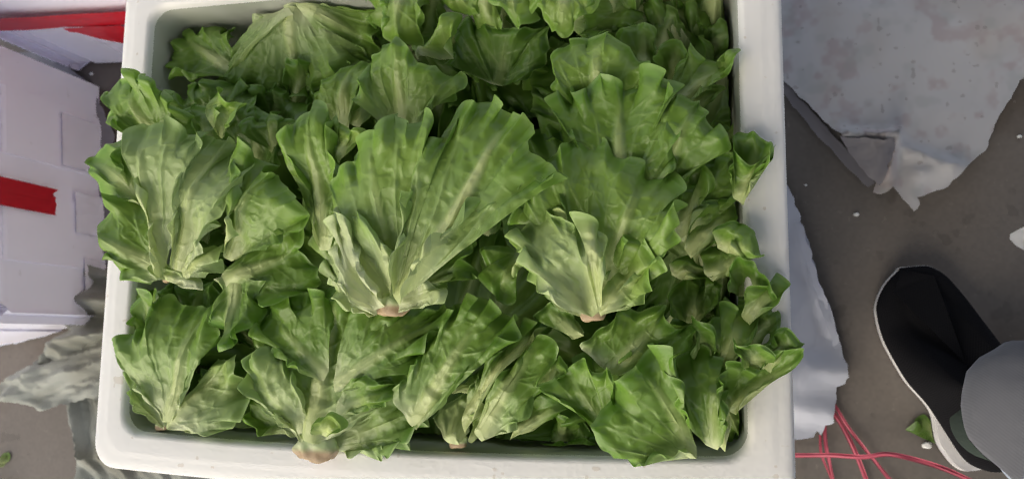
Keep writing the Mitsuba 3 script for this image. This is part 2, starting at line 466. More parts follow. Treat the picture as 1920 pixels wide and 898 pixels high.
def box_ring(s, z, bow=.0075):
    e = max(s, 0)
    i = min(s, 0) * -.012 / .15
    return rrect(-.28 - .0345 * e + i, .28 + .0355 * e - i, -.209 - .0375 * e + i, .2 + .036 * e - i, .020 + .004 * e, z, bow=bow)


box = thing('foam_box', 'large open white foam box filled with green lettuces', 'box')
shell = [box_ring(-.15, .03), box_ring(-.08, .16), box_ring(-.01, .285), box_ring(.0, .2925), box_ring(.03, .2972), box_ring(.09, .2995), box_ring(.16, H),
         box_ring(.46, H), box_ring(.54, .2997), box_ring(.60, .2992), box_ring(.66, .2988), box_ring(.72, .2987), box_ring(.88, .2978), box_ring(.95, .2952), box_ring(.99, .288), box_ring(1.0, .281),
         box_ring(1.0, .255), box_ring(.80, .248), box_ring(.70, .02), box_ring(.62, .006)]
obj('body', loft(shell[3:], cap=False), 'mat_foam', box, smooth=40)
obj('bottom', loft([shell[-1], box_ring(.60, .002)]), 'mat_foam', box, smooth=False)
obj('inner_wall', loft(shell[:4], cap=False), 'mat_inner_shade', box, smooth=40)
obj('inner_floor', loft([box_ring(-.151, .022), box_ring(-.151, .030)]), 'mat_inner_shade', box, smooth=False)

# ------------------------------------------------------------------ the two closed foam boxes on the left
def closed_box(name, label, c0, c1, c2, h, ribs_a, ribs_b):
    """c0, c1, c2: floor corners (x, y) with the two visible faces c0-c1 and c1-c2; parts body, lid, rib."""
    key = thing(name, label, 'box')
    c0, c1, c2 = (np.array(c) for c in (c0, c1, c2))
    c3 = c0 + c2 - c1
    quad = Polygon([c0, c1, c2, c3]).buffer(-.014).buffer(.014, quad_segs=6)
    def prism(grow, z0, z1, bev=.006):
        rings = []
        for g, z in ((grow - bev, z0), (grow, z0 + bev), (grow, z1 - bev), (grow - bev * .3, z1 - bev * .3), (grow - bev, z1)):
            p = quad.buffer(g, quad_segs=6)
            ring = np.array(p.exterior.coords)[:-1]
            q, _ = catmull(np.vstack([ring, ring[:1]]), 161)
            rings.append(np.c_[q[:-1], np.full(160, z)])
        return loft(rings)
    obj('body', prism(0, .002, h * .60), 'mat_lav_foam', key)
    obj('lid', prism(.004, h * .602, h), 'mat_lav_foam', key)
    for (a, b, ts) in ((c0, c1, ribs_a), (c1, c2, ribs_b)):
        d = b - a
        nrm = np.array([d[1], -d[0]]) / np.linalg.norm(d)
        if nrm @ (a - quad.centroid.coords[0]) < 0:
            nrm = -nrm
        for t0, t1 in ts:
            p0, p1 = a + d * t0, a + d * t1
            ring = lambda g, z: [[*(p0 - nrm * .01), z], [*(p0 + nrm * (.0028 - g * .4)), z], [*(p1 + nrm * (.0028 - g * .4)), z], [*(p1 - nrm * .01), z]]
            obj('rib', loft([ring(.004, .004), ring(0, .010), ring(0, h * .57), ring(.005, h * .585)]), 'mat_lav_foam', key, smooth=False)
    return key, quad


fp = lambda x, y, z=0.0: U(x, y, z)[:2]
side_a, side_b = fp(193, 172), fp(205, 596)
dv = side_b - side_a
left_far = side_b + np.array([-.36, -.085])
cl, ql = closed_box('closed_foam_box', 'closed whitish foam box at the left edge with a short red tape strip', side_a, side_b, left_far, .30,
                    [(.135, .40), (.53, .80)], [(.2, .4), (.6, .85)])
up_a, up_b = fp(142, 121), fp(142, 121) + np.array([.56, -.018])
cu, qu = closed_box('closed_foam_box', 'closed foam box in the top left corner sealed with red tape along its lid', up_a + np.array([-.06, .34]), up_a, up_b, .30,
                    [(.2, .4), (.6, .8)], [(.0, .028), (.075, .2), (.27, .4)])


def face_tape(a, b, t0, t1, z0, z1, mat, name, parent, off=.0035, tear=None, skew=(0, 0), out=None, low=0.0):
    """A strip of tape on the upright face a-b: t along the face, z height; ragged where torn."""
    d = b - a
    nrm = np.array([d[1], -d[0]]) / np.linalg.norm(d)
    if nrm @ out < 0:
        nrm = -nrm
    ns, nz = 26, 10
    V = []
    for i, t in enumerate(np.linspace(t0, t1, ns)):
        for j, w in enumerate(np.linspace(0, 1, nz)):
            z = z0 + (z1 - z0) * w + (skew[0] * (1 - i / (ns - 1)) + skew[1] * i / (ns - 1)) + low * (i / (ns - 1)) * (1 - w)
            if tear == 'low' and j == 0:
                z += .010 * meshkit.noise(np.array([[i * .45, 2.2, 0]]), 3)[0]
            wob = .0018 * meshkit.noise(np.array([[i * .5, j * .6, t0 * 9]]), 4)[0]
            V.append([*(a + d * t + nrm * (off + wob)), z])
    obj(name, (np.array(V), grid_faces(ns, nz)), mat, parent, smooth=True)


out_l = np.array([1.0, 0.0])
face_tape(side_a, side_b, .500, .606, .094, .30, 'mat_red_tape', 'red_tape', cl, off=.0060, tear='low', out=out_l)
face_tape(side_a, side_b, .17, .39, .018, .085, 'mat_clear_tape', 'clear_tape', cl, off=.0048, out=out_l)
face_tape(side_a, side_b, .49, .66, .012, .064, 'mat_clear_tape', 'clear_tape', cl, off=.0048, out=out_l)
face_tape(side_a, side_b, .76, .95, .010, .05, 'mat_clear_tape', 'clear_tape', cl, off=.0048, out=out_l)
face_tape(up_a, up_b, -.01, .6, .164, .200, 'mat_red_tape', 'red_tape', cu, off=.0135, out=np.array([0, -1.0]))
face_tape(up_a, up_b, .235, .38, .158, .167, 'mat_red_tape', 'red_tape', cu, off=.0155, out=np.array([0, -1.0]), low=-.095)

# ------------------------------------------------------------------ sheets, sack, string and scraps on the floor
k = cloth([(1440, -80), (1450, 60), (1462, 148), (1530, 214), (1600, 290), (1642, 338), (1634, 362, .004), (1650, 366, .006), (1672, 352, .012), (1690, 375, .006), (1711, 398, .004), (1722, 384, .004), (1716, 372, .004), (1745, 362), (1765, 357), (1800, 326),
           (1846, 284), (1862, 236), (1892, 188), (1908, 154), (1950, 130), (1990, 60), (2010, -90), (1700, -130)], .005, .007, .09, 'mat_paper', 'paper_sheet',
          folds=[(1575, 258, 1668, 264, .020, .006), (1668, 264, 1655, 330, .022, .007), (1690, 285, 1780, 316, .010, .006), (1720, 330, 1800, 315, .008, .008), (1560, 120, 1900, 30, .006, .03)], seed=3)
labels[k] = {'label': 'large stained off white sheet with faint pinkish marks lying on the floor, upper right', 'category': 'paper sheet'}
cloth([(1574, 256, .016), (1600, 260, .020), (1640, 262, .026), (1674, 262, .032), (1670, 290, .030), (1660, 322, .020), (1648, 350, .010), (1630, 336, .008), (1606, 306, .008), (1588, 280, .010)], .006, .005, .03, 'mat_grey_sheet', 'torn_flap', k, seed=14, step=.004,
      folds=[(1674, 262, 1656, 335, .012, .005)])  # part of the same sheet; the darker material paints its fold shading
k = cloth([(1440, 120), (1464, 150), (1528, 216), (1600, 294), (1640, 344), (1628, 352), (1590, 318), (1520, 242), (1462, 166), (1430, 150)], .003, .002, .03, 'mat_grey_sheet', 'paper_strip', seed=12)
labels[k] = {'label': 'narrow grey edge of a sheet showing under the large stained sheet', 'category': 'paper sheet'}
k = cloth([(1300, 340), (1470, 346), (1494, 398), (1505, 440), (1522, 500), (1540, 555), (1562, 604), (1576, 648), (1588, 706), (1582, 718), (1566, 724), (1560, 790), (1545, 795), (1537, 814), (1530, 806), (1524, 817), (1486, 822), (1300, 830)], .006, .012, .07, 'mat_white_sheet', 'white_sheet',
          folds=[(1500, 430, 1560, 620, .012, .005), (1490, 700, 1570, 690, .006, .02), (1500, 760, 1555, 780, .007, .012)], seed=7)
labels[k] = {'label': 'white plastic sheet lying under the right edge of the lettuce box', 'category': 'plastic sheet'}
k = cloth([(1497, 418), (1508, 436), (1530, 505), (1548, 560), (1565, 606), (1572, 640), (1562, 650), (1552, 616), (1534, 572), (1512, 512), (1496, 440)], .017, .004, .02, 'mat_white_sheet', 'folded_hem', parent=k, seed=9)
k = cloth([(40, 100), (100, 104), (128, 116), (150, 140), (170, 160), (190, 185), (206, 215), (216, 255), (213, 290), (206, 520), (150, 520), (140, 300)], .004, .012, .05, 'mat_grey_sheet', 'grey_sheet', seed=5)
labels[k] = {'label': 'thin grey plastic sheet on the floor between the two closed boxes', 'category': 'plastic sheet'}
k = cloth([(-60, 575), (-60, 668), (0, 651), (40, 642), (80, 632), (110, 620), (146, 604), (200, 596), (200, 560), (120, 560)], .006, .006, .05, 'mat_white_sheet', 'white_sheet', seed=6)
labels[k] = {'label': 'white sheet edge sticking out under the closed box with the short red strip', 'category': 'plastic sheet'}

sk = thing('woven_sack', 'crumpled grey green woven plastic sack under the left side of the lettuce box', 'sack')
cloth([(160, 500), (190, 500), (260, 520), (260, 690), (186, 700), (120, 665), (122, 640), (145, 628), (152, 604), (138, 578), (142, 545), (155, 520)], .025, .022, .022, 'mat_sack', 'upper_fold', sk, seed=21,
      folds=[(140, 555, 250, 575, .022, .012), (136, 585, 250, 590, -.012, .010), (124, 650, 240, 620, .016, .012)], step=.003, aniso=(-15, 2.6))
cloth([(-30, 724), (0, 722), (22, 715), (60, 690), (120, 672), (150, 660), (186, 640), (260, 640), (260, 760), (185, 744), (130, 758), (95, 769), (60, 752), (20, 744), (-30, 738)], .035, .016, .016, 'mat_sack', 'flap', sk, seed=22,
      folds=[(-20, 730, 96, 762, .006, .010), (20, 716, 240, 650, .012, .012), (50, 728, 250, 690, .014, .014)], step=.003, aniso=(14, 4.0))
cloth([(68, 690), (84, 668), (106, 655), (118, 660), (125, 672), (115, 690), (80, 700)], .04, .016, .012, 'mat_sack', 'crumpled_end', sk, seed=23, step=.003, aniso=(30, 2.0))
cloth([(142, 740), (260, 740), (260, 860), (172, 856), (166, 845), (160, 830), (150, 790)], .02, .014, .016, 'mat_sack', 'under_fold', sk, seed=24, folds=[(148, 750, 170, 850, .010, .008)], step=.003, aniso=(-75, 4.0))
cloth([(165, 846), (200, 840), (480, 860), (470, 930), (380, 960), (150, 950), (160, 890)], .012, .018, .022, 'mat_sack', 'lower_fold', sk, seed=25,
      folds=[(290, 850, 260, 930, .010, .012)], step=.003, aniso=(-50, 3.0))

st = thing('plastic_string', 'pink plastic packing string scattered on the floor right of the lettuce box', 'string')


def strand(pts, wd, seed):
    w = np.array([U(x, y, z) for x, y, z in pts])
    q, s = catmull(w, 90)
    d = np.gradient(q, axis=0)
    d /= np.linalg.norm(d, axis=1, keepdims=True)
    lat = np.cross(d, [0, 0, 1.0])
    V = []
    nr = 9
    for j, a in enumerate(np.linspace(-1, 1, nr)):
        cr = (meshkit.noise(np.c_[s * 50, s * 0 + j * .9, s * 0 + seed], 2) - .5) * wd * .8
        ww = wd * (.8 + .5 * meshkit.noise(np.c_[s * 18, s * 0, s * 0 + seed], 3))
        V.append(q + lat * (a * ww)[:, None] + np.c_[s * 0, s * 0, cr + wd * .15 * np.cos(a * 5)])
    V = np.stack(V, 1).reshape(-1, 3)
    obj('strand', (V, grid_faces(90, nr)), 'mat_pink', st, smooth=True)


strand([(1440, 852, .02), (1500, 853, .022), (1560, 853, .03), (1620, 856, .035), (1665, 851, .035), (1720, 862, .03), (1775, 880, .03), (1830, 905, .03)], .0021, 1)
strand([(1545, 740, .006), (1565, 760, .008), (1590, 800, .01), (1625, 845, .01), (1690, 925, .008)], .0019, 2)
strand([(1560, 770, .006), (1580, 800, .008), (1605, 850, .008), (1632, 920, .006)], .0021, 3)
strand([(1545, 780, .006), (1548, 830, .012), (1556, 870, .012), (1566, 920, .006)], .0019, 4)
strand([(1538, 815, .004), (1540, 850, .008), (1556, 890, .008), (1570, 925, .006)], .0015, 5)

def scrap(base, out, z, label, tone):
    SEED[0] += 1
    v, f, c = leaf_surface(U(*base, z), [U(x, y, z) for x, y in out], bw=.01, bulge=.06, ruffle=.006, tone=tone, pale=.05, seed=SEED[0], nu=24, nt=60)
    v[:, 2] = np.maximum(v[:, 2], .002)
    k = number('leaf_scrap')
    scene[k] = mikit.ply((v, f), 'mat_leaf', smooth=True, color=c * .7)
    labels[k] = {'label': label, 'category': 'leaf'}


scrap((1785, 842), [(1746, 826), (1732, 808), (1706, 813), (1710, 796), (1722, 783), (1742, 780), (1758, 796), (1782, 812), (1800, 835)], .010, 'torn dark green lettuce leaf scrap on the floor beside the black shoe', .25)
scrap((-6, 870), [(-8, 878), (2, 872), (8, 862), (10, 850), (2, 852), (-8, 858)], .008, 'small green leaf scrap on the floor at the lower left edge', .6)

for (x, y, r, lab) in [(1606, 402, .0035, 'white foam crumb on the floor left of the black shoe toe'), (1511, 347, .0022, 'tiny white crumb on the floor next to the right rim of the lettuce box'),
                       (1912, 256, .003, 'white crumb on the floor right of the large stained sheet'), (1738, 834, .0055, 'white crumb touching the leaf scrap by the shoe'), (172, 139, .0035, 'white crumb on the floor between the closed boxes')]:
    ico = trimesh.creation.icosphere(2, r * .72)
    v = ico.vertices * (0.7 + 0.6 * meshkit.noise(ico.vertices * 400, 3))[:, None] * [1.2, .9, .8] + U(x, y, r * .5)
    k = obj('foam_crumb', trimesh.Trimesh(v, ico.faces, process=False), 'mat_crumb', smooth=False)
    labels[k] = {'label': lab, 'category': 'crumb'}
k = cloth([(1884, 442), (1902, 428), (1918, 420), (1912, 385), (1920, 355), (1990, 340), (1990, 520), (1925, 492), (1905, 470)], .03, .035, .022, 'mat_plastic', 'plastic_bag', seed=31, step=.004)
labels[k] = {'label': 'shiny white crumpled plastic bag at the right edge of the floor', 'category': 'plastic bag'}

# ------------------------------------------------------------------ the person at the right: shoe, trousers, body
person = thing('person', 'person in grey trousers and a black white-soled shoe, knee bent, at the lower right', 'person')
toe, heel = U(1672, 508, 0), U(1858, 868, 0)
fx = (heel - toe)[:2]
LEN = np.linalg.norm(fx)
fx /= LEN
fy = np.array([-fx[1], fx[0]])            # towards the photo's lower left / inner side
if fy @ np.array([-1, -1]) < 0:
    fy = -fy
prof = [(-.005, .0, .006), (.01, .024, .034), (.04, .043, .046), (.09, .050, .052), (.14, .048, .049), (.19, .039, .038), (.23, .036, .034), (.262, .033, .031), (.285, .024, .022), (.2935, .0, .004)]


def foot(o, flip=1):
    def section(t, a, b, zlist):
        return t, a, b
    def outline(grow, z, lift=0.0, flare=0.0):
        q = []
        ts = np.array([p[0] for p in prof]) * LEN / .29
        A = np.array([p[1] for p in prof])
        Bv = np.array([p[2] for p in prof])
        tt = np.linspace(0, 1, 60)
        tt = .5 - .5 * np.cos(tt * math.pi)
        td = ts[0] + (ts[-1] - ts[0]) * tt
        from scipy.interpolate import PchipInterpolator
        a, b = PchipInterpolator(ts, A)(td), PchipInterpolator(ts, Bv)(td)
        a = a + flare * sstep(.66, .84, tt) * np.clip(a / .02, 0, 1)
        mid_t = (ts[0] + ts[-1]) / 2
        L1 = np.c_[mid_t + (td - mid_t) * (1 + grow / .145), a + np.where(a > .002, grow, grow * .3)]
        L2 = np.c_[mid_t + (td - mid_t) * (1 + grow / .145), -(b + grow * .8)]
        lo = np.vstack([L1, L2[::-1][1:-1]])
        zz = z + lift * np.clip(.03 - lo[:, 0], 0, 1) * 1.0
        return np.c_[o[:2] + lo[:, :1] * fx + flip * lo[:, 1:] * fy, zz]
    sole = loft([outline(-.009, .001, .25), outline(-.0045, .006, .25, .012), outline(-.0035, .016, .2, .012), outline(-.004, .024, .15, .010), outline(-.009, .026, .15)])
    rings = []
    for f in np.linspace(0, 1, 12):
        g = -.004 - .026 * f ** 2.2
        base_r = outline(g, 0)
        loc = (base_r[:, :2] - o[:2]) @ fx / LEN
        top = .040 + .075 * sstep(.22, .58, loc) - .012 * sstep(.62, .85, loc) + .01 * sstep(.85, 1, loc)
        base_r[:, 2] = .024 + (top - .024) * math.sin(f * math.pi / 2)
        rings.append(base_r)
    upper = loft(rings)
    return sole, upper


sh_sole, sh_upper = foot(toe)
obj('shoe', sh_upper, 'mat_knit', person, smooth=40)
obj('sole', sh_sole, 'mat_sole', person + '__shoe', smooth=40)
at_foot = lambda t, s, z: np.array([*(toe[:2] + fx * t * LEN + fy * s), z])
ank = at_foot(.74, 0, .10)
knee = U(1950, 766, .40)
sock = hull_chain({'a': (*at_foot(.76, .0, .075), .036), 'b': (*(ank + [0, 0, .10]), .036)}, [('a', 'b')], .006, 6)
obj('sock', sock, 'mat_sock', person)
obj('trouser_cuff', hull_chain({'a': (*(ank + [.026, -.026, .02]), .036), 'b': (*(ank + [.034, -.018, .11]), .039)}, [('a', 'b')], .006, 5), 'mat_jean_lit', person, smooth=True)
hip = np.array([.86, -.52, .62])
other = np.array([.10, -.30, 0])
J = {'an': (*(ank + [.055, -.014, .075]), .036), 'mid': (*((ank * .5 + knee * .5) + [.032, -.008, .0]), .038), 'kn': (*knee, .040), 'th': (*(knee * .5 + hip * .5), .088), 'hp': (*hip, .11),
     'an2': (*(ank + other + [.03, -.05, .04]), .050), 'kn2': (*(knee + other + [.02, -.05, 0]), .072), 'hp2': (*(hip + [.06, -.2, 0]), .11), 'bt': (*(hip + [.08, -.13, .02]), .13)}
tr = hull_chain(J, [('an', 'mid'), ('mid', 'kn'), ('kn', 'th'), ('th', 'hp'), ('an2', 'kn2'), ('kn2', 'hp2'), ('hp', 'bt'), ('hp2', 'bt')], .012, 10)
v = tr.vertices
v = v + tr.vertex_normals * ((meshkit.fbm(v * 14, 3, 5) - .5) * .022 + (1 - np.abs(2 * meshkit.noise(v * [45, 20, 30], 6) - 1)) ** 2 * .004)[:, None]
obj('trousers', trimesh.Trimesh(v, tr.faces, process=False), 'mat_jean', person, smooth=True)
ch = hip + np.array([-.06, -.10, .42])
J2 = {'wa': (*(hip + [.05, -.10, .10]), .135), 'ch': (*ch, .15), 's1': (*(ch + [-.03, .16, .08]), .065), 's2': (*(ch + [.03, -.20, .08]), .065),
      'e1': (*(ch + [.02, .28, -.14]), .045), 'h1': (*(ch + [-.16, .20, .02]), .034), 'e2': (*(ch + [.10, -.32, -.14]), .045), 'h2': (*(ch + [-.10, -.22, -.02]), .034), 'nk': (*(ch + [-.06, 0, .16]), .07)}
obj('jacket', hull_chain(J2, [('wa', 'ch'), ('ch', 's1'), ('ch', 's2'), ('s1', 'e1'), ('e1', 'h1'), ('s2', 'e2'), ('e2', 'h2'), ('ch', 'nk')], .016, 8), 'mat_jacket', person, smooth=True)
hd = ch + np.array([-.10, 0, .28])
bodyJ = {'n': (*(ch + [-.06, 0, .17]), .052), 'h': (*hd, .085), 'f': (*(hd + [-.035, 0, -.04]), .062), 'ns': (*(hd + [-.10, 0, -.015]), .012), 'nt': (*(hd + [-.085, 0, .02]), .012),
         'w1': (*(ch + [-.16, .20, .02]), .028), 'p1': (*(ch + [-.23, .19, .03]), .03), 'w2': (*(ch + [-.10, -.22, -.02]), .028), 'p2': (*(ch + [-.17, -.20, -.01]), .03)}
obj('body', hull_chain(bodyJ, [('n', 'h'), ('h', 'f'), ('ns', 'nt'), ('w1', 'p1'), ('w2', 'p2')], .008, 6), 'mat_skin', person, smooth=True)
hair = trimesh.creation.icosphere(3, .093)
hair.vertices = hair.vertices * [1.0, .95, 1.0] + hd + [.012, 0, .02]
obj('hair', hair, 'mat_knit', person, smooth=True)
sho2 = trimesh.Trimesh(np.asarray(foot(toe + other)[1][0]), foot(toe + other)[1][1], process=False)
obj('shoe', sho2, 'mat_knit', person, smooth=40)
obj('sole', foot(toe + other)[0], 'mat_sole', person + '__shoe_001', smooth=40)

# ------------------------------------------------------------------ the lettuces
head('H', 'lettuce in the top left corner, base at the far rim, leaves spreading down', (552, 8), .285, .008, tilt=(0, 1))
head('I', 'lettuce at the top middle with drooping grey green leaf tips')
head('J', 'lettuce at the top right with broad rounded leaves overlapping like scales')
head('K', 'dark green lettuce against the right rim with a cone shaped curled leaf')
head('M', 'lettuce at the right rim with ring shaped ruffled curls, below the cone shaped leaf')
head('B', 'lettuce in the lower left corner with a pale fan of veins', (308, 798), .294, .006)
head('C', 'lettuce on the near rim with a brown cut stem and a long yellow green midrib', (592, 842), .320, .0145)
head('D', 'small glossy lettuce with a curled loop, right of the brown cut stem', (862, 830), .298, .006)
head('E', 'lettuce in the lower right corner with its leaves hanging over the near rim')
head('A', 'brightest lettuce at the left rim with two upright pale leaves and a deep groove between', (322, 520), .326, .006)
head('G', 'lettuce right of centre with a pale blistered leaf in front of a rounded spotted leaf', (1114, 588), .338, .008)
head('F', 'central lettuce with a wide fan leaf and whitish torn leaves at its base', (735, 574), .345, .012)

# H: top left, base at the far rim
L('H', (452, 140), [(440, 70), (430, 56), (414, 44), (386, 43), (370, 58), (346, 50), (330, 74), (314, 106), (316, 128), (338, 146), (380, 150)], z=(.265, .268), tone=.55, pale=.1, bulge=.05)
L('H', (556, 6), [(640, 118), (672, 116), (690, 92), (700, 50), (702, 5), (690, -30), (640, -40), (600, -30)], z=(.288, .275), tone=.6, pale=.5, fan=.8, mid=.3)
L('H', (548, 14), [(500, 32), (474, 46), (446, 84), (420, 124), (392, 152), (430, 172), (480, 182), (540, 186), (600, 176), (640, 150), (674, 112), (650, 76), (620, 40)], z=(.287, .268), tone=.55, pale=.55, fan=.8, bulge=.1, edge=.5, mp=(545, 186))
L('H', (546, 22), [(498, 34), (470, 50), (440, 92), (408, 138), (398, 150), (418, 146), (450, 110), (480, 80), (510, 50)], z=(.291, .277), tone=.85, pale=.6, fan=.9, rib=.2, bulge=.1)
L('H', (552, 212), [(530, 180), (526, 122, .01), (548, 118, .012), (570, 102, .012), (579, 132), (576, 172), (566, 200)], z=(.255, .275), tone=.35, pale=.05, bulge=-.1)
L('H', (646, 246), [(594, 206), (592, 176), (622, 140), (650, 116), (674, 110), (692, 124), (684, 170), (668, 210)], z=(.28, .286), tone=.65, pale=.3)
L('H', (420, 250), [(330, 200), (352, 160), (400, 148), (450, 150), (480, 160), (490, 200), (470, 230)], z=(.26, .275), tone=.3, pale=.1)
L('H', (520, 262), [(440, 220), (450, 176), (500, 162), (545, 176), (580, 205), (570, 245)], z=(.255, .268), tone=.25, pale=.1)
fill('H', (500, 120), 250, 13, z=(.10, .215))
# I: top middle
L('I', (930, 160), [(838, 118), (846, 84), (858, 52), (872, 34, .01), (900, 48), (960, 58), (1008, 58), (1032, 40), (1024, 84), (1016, 122), (985, 150)], z=(.262, .275), tone=.22, pale=.05, bulge=-.12, rib=.3)
L('I', (842, 112), [(788, 112), (784, 98), (808, 80), (838, 52), (868, 30), (866, 66), (852, 106)], z=(.284, .290), tone=.6, pale=.2, bulge=.12, rib=.3)
L('I', (760, -40), [(688, -20), (693, 12), (700, 46), (728, 70), (764, 82), (790, 76), (796, 36), (800, -10)], z=(.29, .288), tone=.68, pale=.1, bulge=.14)
L('I', (815, -30), [(785, 0), (782, 60), (770, 86), (800, 92), (820, 70), (830, 20), (840, -10)], z=(.272, .272), tone=.35, pale=.1)
L('I', (856, -40), [(815, -14), (838, 8), (866, 22), (886, 34), (900, 20), (900, -20)], z=(.296, .296), tone=.75, pale=.1, bulge=.1)
L('I', (908, -30), [(880, -10), (884, 40), (902, 58), (920, 62), (936, 48), (934, 18), (940, -14)], z=(.297, .298), tone=.6, pale=.15, bulge=.12)
L('I', (972, -40), [(905, -20), (928, 24), (950, 34), (964, 52), (984, 54), (1000, 48), (1004, 28), (1028, -10)], z=(.299, .301), tone=.66, pale=.25, bulge=.12)
L('I', (1066, -40), [(1000, -20), (1006, 12), (1026, 40), (1040, 60), (1060, 66), (1080, 44), (1106, 20), (1130, -10)], z=(.301, .303), tone=.66, pale=.25, bulge=.14)
L('I', (1140, -30), [(1080, 40), (1100, 46), (1130, 50), (1158, 44), (1180, 20), (1190, -10)], z=(.27, .28), tone=.3, pale=.15)
L('I', (752, 268), [(690, 200), (694, 140), (700, 108), (718, 102), (724, 88), (742, 81), (766, 86), (786, 106), (798, 124), (824, 126), (842, 142), (858, 132), (874, 142), (856, 166), (830, 182), (808, 206), (790, 226)], z=(.292, .302), tone=.6, pale=.45, fan=.5, mp=(766, 86))
L('I', (668, 238), [(640, 190), (664, 140), (690, 112), (700, 118), (704, 160), (694, 210)], z=(.28, .288), tone=.5, pale=.2)
fill('I', (860, 40), 270, 13, z=(.10, .215))
# J: top right
L('J', (1240, 110), [(1196, 60), (1210, 20), (1240, 5), (1268, 16), (1284, 50), (1282, 90)], z=(.265, .272), tone=.4, pale=.1)
L('J', (1330, 110), [(1268, 40), (1290, 16), (1320, 22), (1350, 50), (1352, 84)], z=(.225, .235), tone=.25, pale=.1)
L('J', (1320, 110), [(1330, 60), (1352, 40), (1374, 60), (1376, 100), (1350, 120)], z=(.23, .24), tone=.2, pale=.1)
L('J', (1212, 156), [(1172, 120), (1156, 66), (1176, 50), (1206, 44), (1226, 47), (1224, 92), (1232, 130)], z=(.28, .290), tone=.52, pale=.1, bulge=.1)
L('J', (1262, 160), [(1236, 120), (1236, 86), (1248, 74), (1266, 74), (1282, 96), (1288, 120), (1282, 140)], z=(.26, .292), tone=.6, pale=.2, bulge=-.3, edge=.4)
L('J', (1262, 214), [(1252, 170), (1268, 128), (1288, 96), (1296, 80), (1304, 97), (1332, 96), (1356, 105), (1371, 122), (1352, 136), (1334, 150), (1316, 172), (1298, 190)], z=(.292, .300), tone=.58, pale=.35, bulge=.1, mid=.6)
L('J', (1346, 142), [(1360, 118), (1373, 97), (1384, 90), (1393, 98), (1394, 112), (1386, 127), (1366, 140)], z=(.285, .303), tone=.3, pale=.02, bulge=.15, rib=.2, frill=.002)
L('J', (1290, 214), [(1296, 178), (1318, 164), (1352, 163), (1356, 170), (1344, 188), (1326, 204), (1306, 212)], z=(.272, .282), tone=.5, pale=.1)
L('J', (1126, 250), [(1052, 172), (1030, 118), (1040, 94), (1064, 75), (1094, 61), (1122, 62), (1150, 75), (1184, 86), (1205, 110), (1219, 130), (1200, 160), (1180, 200)], z=(.305, .316), tone=.62, pale=.2, bulge=.12, lip=.012, fan=.5, mp=(1122, 62))
L('J', (1216, 384), [(1240, 320), (1246, 240), (1254, 196), (1270, 186), (1291, 181), (1310, 194), (1326, 220), (1334, 240), (1356, 250), (1373, 270), (1352, 286), (1316, 302), (1290, 326), (1260, 352)], z=(.305, .316), tone=.5, pale=.3, bulge=.12, mid=.45)
L('J', (1330, 290), [(1318, 246), (1332, 224), (1352, 219), (1366, 230), (1385, 224), (1384, 250), (1372, 272), (1350, 286)], z=(.292, .296), tone=.5, pale=.2)
L('J', (1162, 408), [(1110, 330), (1072, 250), (1050, 218), (1032, 192), (1050, 172), (1066, 163), (1084, 174), (1108, 158), (1124, 147), (1146, 152), (1166, 158), (1188, 138), (1212, 128), (1238, 130), (1266, 152), (1252, 178), (1264, 210), (1274, 258), (1258, 320), (1220, 362)], z=(.318, .329), tone=.5, pale=.3, bulge=.1, fan=.5, mp=(1166, 158))
fill('J', (1220, 220), 90, 16, z=(.10, .215))
# K: cone at the right rim
L('K', (1296, 440), [(1272, 400), (1280, 340), (1312, 302), (1372, 280), (1398, 330), (1402, 358), (1384, 366), (1352, 372), (1330, 402)], z=(.292, .305), tone=.32, pale=.2, mid=.3)
L('K', (1290, 476), [(1290, 430), (1318, 384), (1356, 370), (1378, 384), (1388, 402), (1372, 428), (1346, 450), (1318, 470)], z=(.294, .305), tone=.38, pale=.2, bulge=.1)
L('K', (1272, 452), [(1268, 400), (1286, 344), (1318, 314), (1334, 326), (1326, 362), (1302, 406)], z=(.30, .308), tone=.45, pale=.5, bulge=.12)
L('K', (1386, 380), [(1378, 330), (1374, 286), (1382, 252, -.012), (1398, 246, -.012), (1430, 256, -.01), (1452, 274), (1440, 300), (1412, 330), (1398, 356)], z=(.305, .324), tone=.3, pale=.1, bulge=-.35)
L('K', (1386, 376), [(1366, 340), (1368, 306), (1376, 292), (1392, 305), (1418, 305), (1453, 276), (1440, 302), (1410, 332), (1402, 360)], z=(.308, .333), tone=.42, pale=.1, bulge=.10, edge=.5)
fill('K', (1330, 420), 60, 11, z=(.10, .215))
# M: ring curls at the right rim
L('M', (1300, 604), [(1262, 590), (1252, 560), (1270, 530), (1300, 514), (1310, 536), (1322, 534), (1346, 514), (1350, 560), (1326, 584)], z=(.282, .290), tone=.32, pale=.05, bulge=.1)
L('M', (1330, 520), [(1310, 474), (1346, 462), (1386, 468), (1412, 482), (1382, 492), (1372, 516), (1352, 512)], z=(.292, .303), tone=.42, pale=.1)
L('M', (1356, 470), [(1340, 430), (1356, 416), (1378, 412), (1402, 426), (1422, 452), (1436, 486), (1424, 489), (1402, 472), (1374, 448)], z=(.300, .316), tone=.48, pale=.15, bulge=.12)
L('M', (1270, 520), [(1256, 494), (1290, 478), (1310, 492), (1344, 500), (1350, 512), (1320, 524), (1290, 512)], z=(.282, .292), tone=.35, pale=.1)
L('M', (1395, 586), [(1372, 545), (1370, 505), (1386, 480), (1410, 489), (1420, 504), (1440, 522), (1455, 560), (1446, 576), (1420, 582)], z=(.282, .320), tone=.30, pale=.05, bulge=-.35)
L('M', (1400, 600), [(1394, 560), (1400, 545), (1428, 540), (1450, 532), (1457, 562), (1446, 578), (1420, 588)], z=(.300, .330), tone=.40, pale=.05, bulge=.12, edge=.4)
L('M', (1400, 640), [(1396, 590), (1420, 572), (1450, 576), (1460, 610), (1452, 640), (1426, 650)], z=(.302, .315), tone=.35, pale=.1)
fill('M', (1340, 540), 80, 11, z=(.10, .215))
